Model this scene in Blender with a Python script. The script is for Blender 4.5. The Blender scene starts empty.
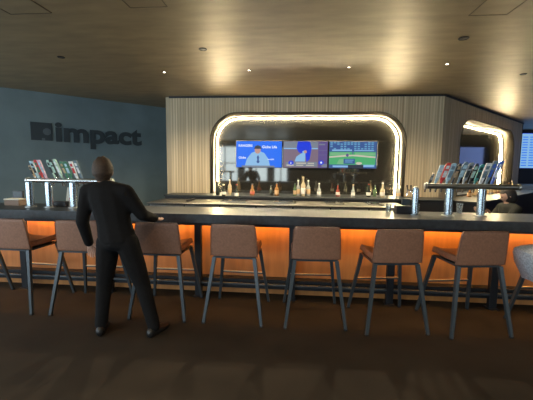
import bpy, bmesh, math, random
from mathutils import Vector, Matrix
random.seed(7)
S = bpy.context.scene
COL = S.collection
R = math.radians

# ------------------------------------------------------------ camera, world, light, exposure
cd = bpy.data.cameras.new('camera'); cam = bpy.data.objects.new('camera', cd); COL.objects.link(cam)
cd.sensor_fit = 'HORIZONTAL'; cd.sensor_width = 36; cd.lens = 330 / 533 * 36; cd.clip_end = 200
yaw, pitch, roll = R(-5), R(-5.8), R(0.6)
fw = Vector((math.sin(yaw) * math.cos(pitch), math.cos(yaw) * math.cos(pitch), math.sin(pitch)))
rt = Vector((math.cos(yaw), -math.sin(yaw), 0)); up = rt.cross(fw)
r2 = rt * math.cos(roll) + up * math.sin(roll); u2 = -rt * math.sin(roll) + up * math.cos(roll)
mw = Matrix((r2, u2, -fw)).transposed().to_4x4(); mw.translation = Vector((0, 0, 1.57))
cam.matrix_world = mw
S.camera = cam
W = bpy.data.worlds.new('daylight'); S.world = W; W.use_nodes = True
W.node_tree.nodes['Background'].inputs['Color'].default_value = (0.72, 0.88, 1.0, 1)
W.node_tree.nodes['Background'].inputs['Strength'].default_value = 4.6
S.view_settings.view_transform = 'Standard'; S.view_settings.look = 'None'
S.view_settings.gamma = 1; S.view_settings.use_curve_mapping = False
S.view_settings.exposure = 0.6
LED = 235.0          # alcove strip
UNDER = 50.0        # strip under the bar overhang
DOWN = 75.0         # recessed downlights, watts each
SCREEN = 0.72

# daylight portals at the window openings behind the camera (back wall) and in the right wall
CEIL = 3.1
WIN_BACK = [(-7.6, -5.5), (-5.1, -3.5), (-3.1, -1.7), (-1.3, -0.5), (8.2, 10.6)]
WIN_RIGHT = [(8.4, 10.7), (11.0, 13.5)]
WIN_LEFT = [(-4.1, -1.6), (-1.2, 1.3), (1.7, 3.9)]
def portal(loc, rot, sx, sy):
    l = bpy.data.lights.new('daylight_portal', 'AREA'); l.shape = 'RECTANGLE'; l.size = sx; l.size_y = sy
    l.cycles.is_portal = True
    o = bpy.data.objects.new('daylight_portal', l); COL.objects.link(o); o.location = loc; o.rotation_euler = rot
for a, b in WIN_BACK: portal(((a + b) / 2, -4.6, 1.45), (R(-90), 0, math.pi), b - a, 2.7)
for a, b in WIN_RIGHT: portal((11.1, (a + b) / 2, 2.05), (R(90), 0, R(90)), b - a, 1.1)
for a, b in WIN_LEFT: portal((-8.1, (a + b) / 2, 1.5), (R(90), 0, R(-90)), b - a, 2.4)

# ------------------------------------------------------------ materials
def nt(name):
    m = bpy.data.materials.new(name); m.use_nodes = True
    return m, m.node_tree, m.node_tree.nodes['Principled BSDF']
def mat(name, col, rough=.6, metal=0, var=0, scale=8, stretch=(1, 1, 1), bump=0, trans=0, alpha=1, coat=0, spec=None, detail=4):
    m, t, p = nt(name)
    p.inputs['Roughness'].default_value = rough; p.inputs['Metallic'].default_value = metal
    if spec is not None: p.inputs['Specular IOR Level'].default_value = spec
    if trans: p.inputs['Transmission Weight'].default_value = trans
    if alpha < 1: p.inputs['Alpha'].default_value = alpha
    if coat: p.inputs['Coat Weight'].default_value = coat
    tc = t.nodes.new('ShaderNodeTexCoord'); mp = t.nodes.new('ShaderNodeMapping'); mp.inputs['Scale'].default_value = stretch
    n = t.nodes.new('ShaderNodeTexNoise'); n.inputs['Scale'].default_value = scale; n.inputs['Detail'].default_value = detail
    t.links.new(tc.outputs['Object'], mp.inputs[0]); t.links.new(mp.outputs[0], n.inputs['Vector'])
    cr = t.nodes.new('ShaderNodeValToRGB')
    v = max(var, .03)
    cr.color_ramp.elements[0].position = .3; cr.color_ramp.elements[1].position = .7
    cr.color_ramp.elements[0].color = (*[c * (1 - v) for c in col], 1); cr.color_ramp.elements[1].color = (*[min(1, c * (1 + v)) for c in col], 1)
    t.links.new(n.outputs[0], cr.inputs[0]); t.links.new(cr.outputs[0], p.inputs['Base Color'])
    if bump:
        b = t.nodes.new('ShaderNodeBump'); b.inputs['Strength'].default_value = bump; b.inputs['Distance'].default_value = .01
        t.links.new(n.outputs[0], b.inputs['Height']); t.links.new(b.outputs[0], p.inputs['Normal'])
    return m
def glow(name, col, s):
    m, t, p = nt(name); p.inputs['Base Color'].default_value = (0, 0, 0, 1) if s < 5 else (*col, 1)
    p.inputs['Emission Color'].default_value = (*col, 1); p.inputs['Emission Strength'].default_value = s
    p.inputs['Roughness'].default_value = .4
    return m
M = {}
M['ceiling'] = mat('ceiling_bronze_plaster', (.27, .195, .10), .45, 0, .2, 2.2, (1, 3.5, 1), .06, spec=.9, detail=8)
M['floor'] = mat('floor_brown', (.024, .018, .012), .85, 0, .35, 1.6, (1, 1, 1), .08, spec=.25, detail=8)
M['blue'] = mat('blue_grey_plaster', (.155, .215, .24), .75, 0, .12, 1.5, bump=.05, detail=7)
M['dark_wall'] = mat('dark_wall', (.03, .03, .033), .7)
M['logo'] = mat('logo_dark', (.03, .045, .055), .6)
M['logo_light'] = mat('logo_spot', (.09, .12, .14), .6)
M['wood'] = None
M['bronze'] = mat('bronze_metal', (.07, .06, .045), .55, .6, .06)
M['hatch'] = mat('hatch_edge', (.11, .08, .045), .5)
M['steel'] = mat('brushed_steel', (.52, .52, .50), .34, 1, .08, 30, (1, 1, 12))
M['chrome'] = mat('polished_steel', (.72, .76, .78), .16, 1)
M['rail'] = mat('dull_dark_steel', (.20, .20, .18), .4, 1)
M['post'] = mat('satin_steel', (.42, .48, .52), .26, 1)
M['steel_dark'] = mat('worn_steel', (.22, .21, .19), .42, 1, .15, 20)
M['leg'] = mat('dark_blued_steel', (.05, .064, .074), .40, .3)
M['mirror'] = mat('smoked_mirror', (.12, .115, .10), .05, .82, 0)
M['leather'] = mat('brown_leather', (.22, .112, .07), .5, 0, .16, 55, bump=.15, detail=6)
M['leather_edge'] = mat('leather_piping', (.13, .065, .04), .45)
M['grey_fabric'] = mat('grey_fabric', (.30, .32, .35), .9, 0, .3, 60, bump=.3)
M['top'] = mat('dark_stone', (.030, .036, .042), .40, 0, .25, 22, bump=.01, spec=.3, detail=6)
M['top_edge'] = mat('dark_stone_edge', (.035, .05, .06), .4, 0, .1)
M['panel'] = mat('orange_wood_panel', (.46, .19, .05), .5, 0, .16, 3, (5, 5, .6), detail=5)
M['black'] = mat('black_plastic', (.012, .012, .014), .4)
M['black_steel'] = mat('black_steel', (.018, .02, .024), .45, .3)
M['counter_white'] = mat('white_laminate', (.70, .75, .76), .5); M['counter_grey'] = mat('grey_laminate', (.16, .18, .20), .5)
M['brass'] = mat('brass_wear', (.85, .75, .52), .4, 1)
M['led'] = glow('warm_led', (1, .80, .46), LED)
M['under'] = glow('amber_led', (1, .45, .10), UNDER)
M['lamp'] = glow('downlight_lens', (1, .9, .75), 12)

def wood():
    m, t, p = nt('light_ribbed_oak')
    tc = t.nodes.new('ShaderNodeTexCoord'); mp = t.nodes.new('ShaderNodeMapping'); mp.inputs['Scale'].default_value = (22, 1, .25)
    n = t.nodes.new('ShaderNodeTexNoise'); n.inputs['Scale'].default_value = 1.0; n.inputs['Detail'].default_value = 6; n.inputs['Roughness'].default_value = .65
    t.links.new(tc.outputs['Object'], mp.inputs[0]); t.links.new(mp.outputs[0], n.inputs['Vector'])
    cr = t.nodes.new('ShaderNodeValToRGB'); e = cr.color_ramp.elements
    e[0].position = .32; e[0].color = (.45, .34, .20, 1); e[1].position = .68; e[1].color = (.78, .65, .43, 1)
    t.links.new(n.outputs[0], cr.inputs[0])
    w = t.nodes.new('ShaderNodeTexWave'); w.wave_type = 'BANDS'; w.bands_direction = 'X'; w.inputs['Scale'].default_value = 5.2
    w.inputs['Distortion'].default_value = 0
    t.links.new(tc.outputs['Object'], w.inputs['Vector'])
    mx = t.nodes.new('ShaderNodeMix'); mx.data_type = 'RGBA'; mx.blend_type = 'MULTIPLY'; mx.inputs[0].default_value = .25
    t.links.new(cr.outputs[0], mx.inputs[6]); t.links.new(w.outputs['Color'], mx.inputs[7])
    t.links.new(mx.outputs[2], p.inputs['Base Color'])
    b = t.nodes.new('ShaderNodeBump'); b.inputs['Strength'].default_value = .35; b.inputs['Distance'].default_value = .01
    t.links.new(w.outputs['Fac'], b.inputs['Height']); t.links.new(b.outputs[0], p.inputs['Normal'])
    p.inputs['Roughness'].default_value = .6
    return m
M['wood'] = wood()

# ------------------------------------------------------------ mesh helpers
def link(name, bm, m, parent=None, smooth=False):
    bmesh.ops.recalc_face_normals(bm, faces=bm.faces)
    if smooth:
        for e in bm.edges:
            if len(e.link_faces) == 2 and e.calc_face_angle(0) > R(42): e.smooth = False
    me = bpy.data.meshes.new(name); bm.to_mesh(me); bm.free()
    me.materials.append(m)
    if smooth:
        for p in me.polygons: p.use_smooth = True
    o = bpy.data.objects.new(name, me); COL.objects.link(o)
    if parent: o.parent = parent
    return o
def tag(o, label, cat, group=None):
    o['label'] = label; o['category'] = cat
    if group: o['group'] = group
    return o
def thing(name, label, cat, loc=(0, 0, 0), rz=0, group=None):
    o = bpy.data.objects.new(name, None); COL.objects.link(o); o.location = loc; o.rotation_euler = (0, 0, rz)
    o.empty_display_size = .05
    return tag(o, label, cat, group)
def struct(o): o['kind'] = 'structure'; return o
def box(bm, x0, x1, y0, y1, z0, z1, bev=0, seg=2):
    r = bmesh.ops.create_cube(bm, size=1)
    vs = r['verts']
    for v in vs: v.co = Vector(((x0 + x1) / 2 + v.co.x * (x1 - x0), (y0 + y1) / 2 + v.co.y * (y1 - y0), (z0 + z1) / 2 + v.co.z * (z1 - z0)))
    if bev:
        es = list({e for v in vs for e in v.link_edges})
        bmesh.ops.bevel(bm, geom=es, offset=bev, segments=seg, profile=.7, affect='EDGES')
    return bm
def bar(bm, a, b, w0, w1=None, n=4, rot=45):
    """tapered prism from a to b with n sides (n=4: square section of side w)"""
    w1 = w0 if w1 is None else w1
    a, b = Vector(a), Vector(b); d = (b - a).normalized()
    ref = Vector((0, 1, 0)) if abs(d.y) < .9 else Vector((1, 0, 0))
    u = ref.cross(d).normalized(); v = d.cross(u)
    k = math.sqrt(2) / 2 if n == 4 else .5
    rings = []
    for c, w in ((a, w0), (b, w1)):
        rings.append([bm.verts.new(c + (u * math.cos(2 * math.pi * (i + (.5 if n == 4 else 0)) / n) + v * math.sin(2 * math.pi * (i + (.5 if n == 4 else 0)) / n)) * w * k) for i in range(n)])
    for i in range(n):
        j = (i + 1) % n; bm.faces.new((rings[0][i], rings[0][j], rings[1][j], rings[1][i]))
    bm.faces.new(rings[0][::-1]); bm.faces.new(rings[1])
    return bm
def tube(bm, pts, r, n=8):
    pts = [Vector(p) for p in pts]; rings = []
    for i, p in enumerate(pts):
        d = ((pts[min(i + 1, len(pts) - 1)] - pts[max(i - 1, 0)])).normalized()
        ref = Vector((0, 1, 0)) if abs(d.y) < .95 else Vector((1, 0, 0))
        u = ref.cross(d).normalized(); v = d.cross(u)
        rr = r[i] if isinstance(r, (list, tuple)) else r
        rings.append([bm.verts.new(p + (u * math.cos(2 * math.pi * k / n) + v * math.sin(2 * math.pi * k / n)) * rr) for k in range(n)])
    for a, b in zip(rings, rings[1:]):
        for k in range(n): bm.faces.new((a[k], a[(k + 1) % n], b[(k + 1) % n], b[k]))
    bm.faces.new(rings[0][::-1]); bm.faces.new(rings[-1])
    return bm
def lathe(bm, prof, n=16, c=(0, 0, 0), sx=1, sy=1):
    rings = []
    for r, z in prof:
        rings.append([bm.verts.new((c[0] + r * sx * math.cos(2 * math.pi * k / n), c[1] + r * sy * math.sin(2 * math.pi * k / n), c[2] + z)) for k in range(n)])
    for a, b in zip(rings, rings[1:]):
        for k in range(n): bm.faces.new((a[k], a[(k + 1) % n], b[(k + 1) % n], b[k]))
    bm.faces.new(rings[0][::-1]); bm.faces.new(rings[-1])
    return bm
def poly(bm, pts, d=Vector((0, .05, 0))):
    """extrude a closed outline (list of 3-D points) by d"""
    a = [bm.verts.new(p) for p in pts]; b = [bm.verts.new(Vector(p) + d) for p in pts]
    n = len(pts)
    f1 = bm.faces.new(a); f2 = bm.faces.new(b[::-1])
    for i in range(n): bm.faces.new((a[i], b[i], b[(i + 1) % n], a[(i + 1) % n]))
    bmesh.ops.triangulate(bm, faces=[f1, f2])
    return bm
NB = bmesh.new
def copy_tree(o, parent=None):
    c = o.copy(); COL.objects.link(c)
    if parent: c.parent = parent
    for ch in list(o.children): copy_tree(ch, c)
    return c

# ------------------------------------------------------------ room shell
bm = NB(); box(bm, -8.3, 11.3, -4.8, 14.3, -.1, 0); struct(link('floor', bm, M['floor']))
bm = NB(); box(bm, -8.3, 11.3, -4.8, 14.3, CEIL, CEIL + .1); struct(link('ceiling', bm, M['ceiling']))
def wall_seg(name, a, b, m, t=.15, z0=0, z1=CEIL):
    """wall from a to b whose inner face is the line a-b and whose body lies on the left of a->b"""
    a, b = Vector(a), Vector(b); L = (b - a).length
    bm = NB(); box(bm, 0, L, 0, t, z0, z1)
    o = struct(link(name, bm, m)); o.location = (a.x, a.y, 0); o.rotation_euler = (0, 0, math.atan2(b.y - a.y, b.x - a.x))
    return o
def holed(name, L, holes, z0, z1, m):
    bm = NB(); x = 0
    for a, b in holes:
        box(bm, x, a, 0, .2, 0, CEIL); box(bm, a, b, 0, .2, 0, z0); box(bm, a, b, 0, .2, z1, CEIL); x = b
    box(bm, x, L, 0, .2, 0, CEIL)
    return struct(link(name, bm, m))
# angled blue wall with the raised lettering
BA = Vector((-5.94, 6.31)); BB = Vector((-3.47, 8.77)); BD = (BB - BA).normalized(); BROT = math.atan2(BD.y, BD.x)
a = BA - BD * 2.913; b = BA + BD * 4.32
wall_seg('wall_left_angled', a, b, M['blue'])
o = holed('wall_left', 8.75, [(p + 4.5, q + 4.5) for p, q in WIN_LEFT], .3, 2.7, M['blue']); o.location = (-8, -4.5, 0); o.rotation_euler = (0, 0, math.pi / 2)
o = holed('wall_back', 19, [(11 - q, 11 - p) for p, q in WIN_BACK[::-1]], .1, 2.8, M['dark_wall']); o.location = (11, -4.5, 0); o.rotation_euler = (0, 0, math.pi)
o = holed('wall_right', 18.5, [(14 - q, 14 - p) for p, q in WIN_RIGHT[::-1]], 1.5, 2.6, M['dark_wall']); o.location = (11, 14, 0); o.rotation_euler = (0, 0, -math.pi / 2)
wall_seg('wall_far', (2, 14), (11, 14), M['dark_wall'])
wall_seg('wall_return', (-2.84, 9.41), (-2.84, 7.42), M['wood'], t=-.12)
# window frames
k = 1
for p, q in WIN_BACK:
    bm = NB(); z0, z1 = .1, 2.8
    for x in (p, (p + q) / 2, q): box(bm, x - .03, x + .03, -4.62, -4.56, z0, z1)
    for z in (z0 + .03, 1.75, z1 - .03): box(bm, p, q, -4.62, -4.56, z - .03, z + .03)
    struct(link('window_%d' % k, bm, M['black_steel'])); k += 1
for p, q in WIN_RIGHT:
    bm = NB(); z0, z1 = 1.5, 2.6
    for x in (p, (p + q) / 2, q): box(bm, 11.06, 11.12, x - .03, x + .03, z0, z1)
    for z in (z0 + .03, z1 - .03): box(bm, 11.06, 11.12, p, q, z - .03, z + .03)
    struct(link('window_%d' % k, bm, M['black_steel'])); k += 1

for p, q in WIN_LEFT:
    bm = NB(); z0, z1 = .3, 2.7
    for x in (p, (p + q) / 2, q): box(bm, -8.12, -8.06, x - .03, x + .03, z0, z1)
    for z in (z0 + .03, 1.85, z1 - .03): box(bm, -8.12, -8.06, p, q, z - .03, z + .03)
    struct(link('window_%d' % k, bm, M['black_steel'])); k += 1

tm, tt, tp = nt('dimming_window_glass'); tr = tt.nodes.new('ShaderNodeBsdfTransparent'); tr.inputs[0].default_value = (.26, .29, .42, 1)  # tint added to dim the unseen right windows in the angled mirror
gs = tt.nodes.new('ShaderNodeBsdfGlossy'); gs.inputs['Roughness'].default_value = .02; mxs = tt.nodes.new('ShaderNodeMixShader'); mxs.inputs[0].default_value = .06
tt.links.new(tr.outputs[0], mxs.inputs[1]); tt.links.new(gs.outputs[0], mxs.inputs[2]); tt.links.new(mxs.outputs[0], tt.nodes['Material Output'].inputs['Surface'])
for p, q in WIN_RIGHT:
    bm = NB(); box(bm, 11.085, 11.09, p, q, 1.5, 2.6); struct(link('window_%d' % k, bm, tm)); k += 1

# wood-clad walls with rounded alcoves (local x along wall, local y into wall)
def arch(x0, x1, zt, r, zb, off=0, n=10):
    x0 += off; x1 -= off; zt -= off; r = max(r - off, .05)
    P = [(x0, zb)]
    for i in range(n + 1):
        t = math.pi - math.pi / 2 * i / n; P.append((x0 + r + r * math.cos(t), zt - r + r * math.sin(t)))
    for i in range(n + 1):
        t = math.pi / 2 - math.pi / 2 * i / n; P.append((x1 - r + r * math.cos(t), zt - r + r * math.sin(t)))
    P.append((x1, zb))
    return P
def alcove_wall(name, n, org, rot, L, x0, x1, zt, r, zb, depth=.32):
    root = bpy.data.objects.new(name, None); COL.objects.link(root); root.location = org; root.rotation_euler = (0, 0, rot); struct(root)
    A = arch(x0, x1, zt, r, zb)
    bm = NB()
    strip = [(0, zb), (x0, zb)] + A[1:-1] + [(x1, zb), (L, zb)]
    for y, fl in ((0, 0), (.06, 1)):
        lo = [bm.verts.new((x, y, z)) for x, z in strip]; hi = [bm.verts.new((x, y, CEIL)) for x, z in strip]
        for i in range(len(strip) - 1):
            if strip[i + 1][0] - strip[i][0] > 1e-6:
                f = (lo[i], lo[i + 1], hi[i + 1], hi[i]); bm.faces.new(f[::-1] if fl else f)
    box(bm, 0, L, 0, .06, 0, zb - .036)
    box(bm, 0, x0, 0, .06, zb - .036, zb); box(bm, x1, L, 0, .06, zb - .036, zb)
    link('cladding', bm, M['wood'], root)
    # metal reveal: a bevelled lip then the side of the recess
    bm = NB(); secs = [(0.0, -.001), (.010, -.003), (.05, .05), (.055, depth)]
    rows = [[bm.verts.new((x, y, z)) for x, z in arch(x0, x1, zt, r, zb, off)] for off, y in secs]
    for p, q in zip(rows, rows[1:]):
        for i in range(len(p) - 1): bm.faces.new((p[i], p[i + 1], q[i + 1], q[i]))
    rv = link('metal_reveal', bm, M['bronze'], root, True)
    s = rv.modifiers.new('s', 'SOLIDIFY'); s.thickness = .006; s.offset = 1
    bm = NB(); tube(bm, [(x, depth - .022, z) for x, z in arch(x0, x1, zt, r, zb, .094, 14)], .0115, 8)
    link('light_strip', bm, M['led'], root, True)
    bm = NB(); rows = [[bm.verts.new((x, y, z)) for x, z in arch(x0, x1, zt, r, zb, off, 14)] for off, y in ((.052, depth - .04), (.092, depth - .039), (.092, depth - .012), (.052, depth - .011))]
    for p, q in zip(rows, rows[1:]):
        for i in range(len(p) - 1): bm.faces.new((p[i], p[i + 1], q[i + 1], q[i]))
    link('strip_channel', bm, M['bronze'], root)
    bm = NB(); poly(bm, [Vector((x, depth, z)) for x, z in arch(x0, x1, zt, r, zb, .05)], Vector((0, .02, 0)))
    link('mirror_panel', bm, M['mirror'], root)
    bm = NB(); box(bm, x0, x1, -.004, depth + .02, zb - .035, zb); link('sill', bm, M['top'], root)
    return root
W1X = -2.84
alcove_wall('wall_bar', 1, (W1X, 7.35, 0), 0, 5.9, -1.93 - W1X, 2.335 - W1X, 2.755, .62, .95)
RA = Vector((3.06, 7.35)); RB = Vector((7.5, 11.9)); RD = (RB - RA).normalized(); RROT = math.atan2(RD.y, RD.x)
alcove_wall('wall_bar_angled', 2, (3.06, 7.35, 0), RROT, 6.4, 1.0, 5.55, 2.755, .62, .95, .32)
wall_seg('wall_end_return', (7.52, 11.9), (7.52, 14), M['dark_wall'], t=.1)
bm = NB(); box(bm, -2.85, 3.06, 7.325, 7.35, CEIL - .035, CEIL); struct(link('trim_1', bm, M['black_steel']))
bm = NB(); box(bm, 0, 6.4, -.025, 0, CEIL - .035, CEIL); o = struct(link('trim_2', bm, M['black_steel'])); o.location = (3.06, 7.35, 0); o.rotation_euler = (0, 0, RROT)

# ------------------------------------------------------------ raised word on the blue wall
def text_mesh(name, s, m, parent=None, width=None, height=None, ext=.006, off=0.0, space=1.0):
    cu = bpy.data.curves.new(name, 'FONT'); cu.body = s; cu.size = 1; cu.extrude = .01; cu.offset = off; cu.space_character = space
    t = bpy.data.objects.new(name, cu); COL.objects.link(t)
    bpy.context.view_layer.update()
    me = bpy.data.meshes.new_from_object(t.evaluated_get(bpy.context.evaluated_depsgraph_get()))
    bpy.data.objects.remove(t); bpy.data.curves.remove(cu)
    xs = [v.co.x for v in me.vertices]; ys = [v.co.y for v in me.vertices]; x0 = min(xs); w = max(xs) - x0
    zs = [v.co.z for v in me.vertices]; dz = max(zs) - min(zs)
    kx = width / w; ky = height / (max(ys) - min(ys)) if height else kx
    base = min(ys)
    for v in me.vertices:   # local x right, z up, faces -y
        x, y, z = v.co; v.co = ((x - x0) * kx, -z * ext * 2 / dz, (y - base) * ky)
    me.materials.clear(); me.materials.append(m)
    o = bpy.data.objects.new(name, me); COL.objects.link(o)
    if parent: o.parent = parent
    return o
p0 = BA + BD * .0
def bw(s, out): # point on blue wall at distance s, offset out into the room
    n = Vector((BD.y, -BD.x)); q = BA + BD * s + n * out; return q
sg = thing('wall_sign', 'dark raised word impact with a square emblem on the blue-grey wall', 'sign', (*bw(.46, .012), 2.0), BROT)
w = text_mesh('lettering', 'impact', M['logo'], sg, 1.88, .56, off=.04, space=1.02); w.location = (.445, 0, -.07)
bm = NB(); box(bm, 0, .39, -.01, .01, .08, .46)
link('emblem_square', bm, M['logo'], sg)
bm = NB(); lathe(bm, [(.075, 0), (.075, .006)], 20); bmesh.ops.rotate(bm, verts=bm.verts, matrix=Matrix.Rotation(R(90), 3, 'X'))
bmesh.ops.translate(bm, verts=bm.verts, vec=(.29, -.0105, .27)); link('emblem_spot', bm, M['logo_light'], sg)
bm = NB(); box(bm, .19, .25, -.016, -.0102, .08, .13); link('emblem_notch', bm, M['logo_light'], sg)

# ------------------------------------------------------------ ceiling fixtures
def downlight(x, y, label, on=True, k_=1.0):
    t = thing('ceiling_downlight', label, 'ceiling light', (x, y, CEIL), 0, 'small recessed downlights')
    bm = NB(); lathe(bm, [(.020, 0), (.036, 0), (.036, -.004), (.022, -.006), (.020, -.002)], 20); link('trim_ring', bm, M['bronze'], t, True)
    bm = NB(); lathe(bm, [(.016, -.001), (.018, -.004)], 16); link('lens', bm, M['lamp'], t)
    l = bpy.data.lights.new('lamp', 'SPOT'); l.energy = DOWN * (k_ if on else 1); l.color = (1, .80, .52); l.spot_size = R(150); l.spot_blend = .8; l.shadow_soft_size = .03
    lo = bpy.data.objects.new('lamp_light', l); COL.objects.link(lo); lo.parent = t; lo.location = (0, 0, -.03)
downlight(-2.19, 5.45, 'tiny lit downlight in the ceiling, left end of the row near the wood wall', k_=2.0)
downlight(-.775, 5.41, 'tiny lit downlight in the ceiling, above the left screen in the alcove', k_=2.0)
downlight(.78, 5.33, 'tiny lit downlight in the ceiling, above the right screen in the alcove', k_=2.0)
downlight(2.19, 5.25, 'tiny lit downlight in the ceiling, in front of the corner of the wood wall', k_=2.0)
for j, y in enumerate((.9, -2.2)):  # extra lamps added out of view to warm and brighten the room
    for i, x in enumerate((-5.6, -2.8, 0, 2.8, 5.6)):
        downlight(x, y, 'added unseen downlight over the seating area, %s row, %s' % (('front', 'rear')[j], ('far left', 'left of middle', 'middle', 'right of middle', 'far right')[i]))
def speaker(x, y, r, label):
    t = thing('ceiling_speaker', label, 'ceiling speaker', (x, y, CEIL), 0, 'dark round ceiling discs')
    bm = NB(); lathe(bm, [(r * .8, 0), (r, -.001), (r, -.007), (r * .84, -.01), (r * .8, -.004)], 24); link('rim', bm, M['black_steel'], t, True)
    bm = NB(); lathe(bm, [(r * .8, -.001), (r * .78, -.005), (.01, -.008)], 24); link('grille', bm, M['black'], t)
speaker(-1.25, 4.43, .055, 'dark round disc in the ceiling inside the left streak of light')
speaker(1.94, 4.25, .06, 'dark round disc in the ceiling near the square hatch on the right')
speaker(-3.38, 4.63, .05, 'dark round disc in the ceiling in front of the blue-grey wall')
speaker(3.63, 5.85, .05, 'dark round disc in the ceiling in front of the angled wood wall')
def hatch(x0, x1, y0, y1, label):
    t = thing('ceiling_hatch', label, 'access hatch', ((x0 + x1) / 2, (y0 + y1) / 2, CEIL), 0, 'square access hatches')
    a, b = (x1 - x0) / 2, (y1 - y0) / 2
    bm = NB(); box(bm, -a + .012, a - .012, -b + .012, b - .012, -.003, 0); link('door_panel', bm, M['ceiling'], t)
    bm = NB()
    for s in (-1, 1): box(bm, s * a - .004, s * a + .004, -b, b, -.004, 0); box(bm, -a, a, s * b - .004, s * b + .004, -.004, 0)
    link('hatch_frame', bm, M['hatch'], t)
hatch(-1.64, -1.27, 2.85, 3.265, 'square access hatch in the ceiling, left of the light streaks')
hatch(1.70, 2.06, 3.2, 3.65, 'square access hatch in the ceiling at the upper right')
hatch(-2.95, -2.5, 3.0, 3.32, 'square access hatch in the ceiling at the dark upper left corner')

# ------------------------------------------------------------ screens in the main alcove
def emis(name, c, s=1.0): return glow(name, c, s * SCREEN)
E = dict(blue=emis('screen_blue', (.0, .13, .80)), deep=emis('screen_deep_blue', (.0, .03, .62)), white=emis('screen_white', (.75, .82, .9)),
         pale=emis('screen_pale_blue', (.22, .43, .68)), dark=emis('screen_dark', (.02, .03, .05)), skin=emis('screen_skin', (.45, .25, .2)),
         brown=emis('screen_brown', (.17, .12, .17)), green=emis('screen_green', (.06, .36, .14)), sand=emis('screen_sand', (.50, .47, .38)),
         grey=emis('screen_grey', (.16, .19, .24)), purple=emis('screen_purple', (.09, .06, .22)), navy=emis('screen_navy', (.03, .08, .25)),
         green2=emis('screen_grass_light', (.16, .40, .2)), cyan=emis('screen_cyan', (.12, .32, .5)))
def flat(bm, pts, y):
    f = bm.faces.new([bm.verts.new((x, y, z)) for x, z in pts]); return f
def rect(x0, x1, z0, z1): return [(x0, z0), (x1, z0), (x1, z1), (x0, z1)]
def ell(cx, cz, rx, rz, n=24): return [(cx + rx * math.cos(2 * math.pi * i / n), cz + rz * math.sin(2 * math.pi * i / n)) for i in range(n)]
def screen(x0, x1, z0, z1, Y, label, group, back='dark'):
    t = thing('tv_screen', label, 'television', ((x0 + x1) / 2, Y, z0 - (.045 if Y < 9 else 0)), 0, group)
    W_, H_ = (x1 - x0) / 2, z1 - z0
    bm = NB(); box(bm, -W_, W_, 0, .035, 0, H_, .004, 1); link('housing', bm, M['black'], t)
    bm = NB(); flat(bm, rect(-W_ + .012, W_ - .012, .012, H_ - .012), -.002); link('display', bm, E[back], t)
    return t, W_, H_
def art(t, name, shapes, m, lay):
    bm = NB()
    for s in shapes: flat(bm, s, -.002 - .0012 * lay)
    return link(name, bm, E[m], t)
TY = 7.60; DZ = -.045; G = 'television screens in the big lit alcove'
t, w, h = screen(-1.385, -.315, 1.585, 2.20, TY, 'wall screen showing a seated man in a cap before a bright blue backdrop', G, 'blue')
art(t, 'pictured_shirt', [[(-.33, .03), (-.28, .20), (-.17, .34), (-.02, .39), (.12, .34), (.22, .2), (.26, .03)]], 'pale', 1)
art(t, 'pictured_face', [ell(-.03, .405, .07, .085)], 'skin', 2)
art(t, 'pictured_cap', [[(-.105, .44), (-.09, .49), (-.03, .515), (.04, .49), (.055, .44)], [(-.115, .43), (-.115, .448), (.06, .448), (.06, .43)]], 'dark', 3)
art(t, 'pictured_table', [rect(-.40, .36, .013, .05)], 'grey', 3)
art(t, 'pictured_badge', [ell(-.02, .14, .035, .035), [(-.05, .24), (-.02, .29), (.01, .24), (-.02, .10)]], 'navy', 2)
for s, x, z, wd in (('RANGERS', -.47, .475, .32), ('Globe Life', .07, .445, .34), ('Globe', -.47, .205, .17), ('RANGERS', .20, .18, .15)):
    q = text_mesh('screen_lettering', s, E['white'], t, wd, None, .0006, off=.02); q.location = (x, -.0048, z)
t, w, h = screen(-.30, .715, 1.585, 2.20, TY, 'wall screen showing a baseball player before a big blue disc and a score bar', G, 'brown')
art(t, 'pictured_crowd', [rect(-.49, .28, .46, .6)], 'grey', 1)
art(t, 'pictured_rail', [rect(-.49, .28, .43, .455)], 'pale', 2)
art(t, 'pictured_disc', [[(-.20, .45), (-.17, .60), (.10, .60), (.14, .46), (.10, .2), (.03, .14), (-.0, .30), (-.15, .36)]], 'deep', 3)
art(t, 'pictured_player', [[(-.24, .15), (-.20, .26), (-.10, .33), (.0, .36), (.0, .15)], ell(-.02, .365, .05, .03)], 'pale', 4)
art(t, 'pictured_face', [ell(0, .37, .035, .035)], 'skin', 5)
art(t, 'pictured_side_panel', [rect(.29, .495, .013, .6)], 'purple', 1)
art(t, 'pictured_side_lines', [rect(.31, .44, .52, .55), rect(.31, .48, .40, .405), rect(.31, .48, .30, .305)], 'grey', 2)
art(t, 'pictured_score_bar', [rect(-.44, .27, .04, .14), rect(.37, .49, .03, .1)], 'grey', 5)
art(t, 'pictured_score_text', [rect(-.2, .02, .10, .125), rect(.06, .2, .10, .12), rect(-.42, -.26, .05, .08), rect(-.2, -.04, .055, .075), rect(.02, .2, .055, .075)], 'sand', 6)
art(t, 'pictured_team_badges', [ell(-.32, .12, .06, .05), ell(.36, .13, .06, .05)], 'deep', 6)
art(t, 'pictured_badge_letters', [[(-.34, .10), (-.31, .10), (-.32, .15)], rect(.34, .38, .11, .15)], 'white', 7)
t, w, h = screen(.73, 1.80, 1.585, 2.20, TY, 'wall screen showing a green baseball field under a packed stand', G, 'navy')
rs = random.Random(3)
art(t, 'pictured_crowd', [rect(x, x + .05, z, z + .028) for x in [-.5 + .075 * i for i in range(13)] for z in (.43, .48, .53, .565) if rs.random() > .35], 'cyan', 1)
art(t, 'pictured_stand_wall', [rect(-.46, -.02, .395, .425), rect(.03, .46, .395, .415)], 'pale', 2)
art(t, 'pictured_grass', [rect(-.52, .5, .09, .375)], 'green', 1)
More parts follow.
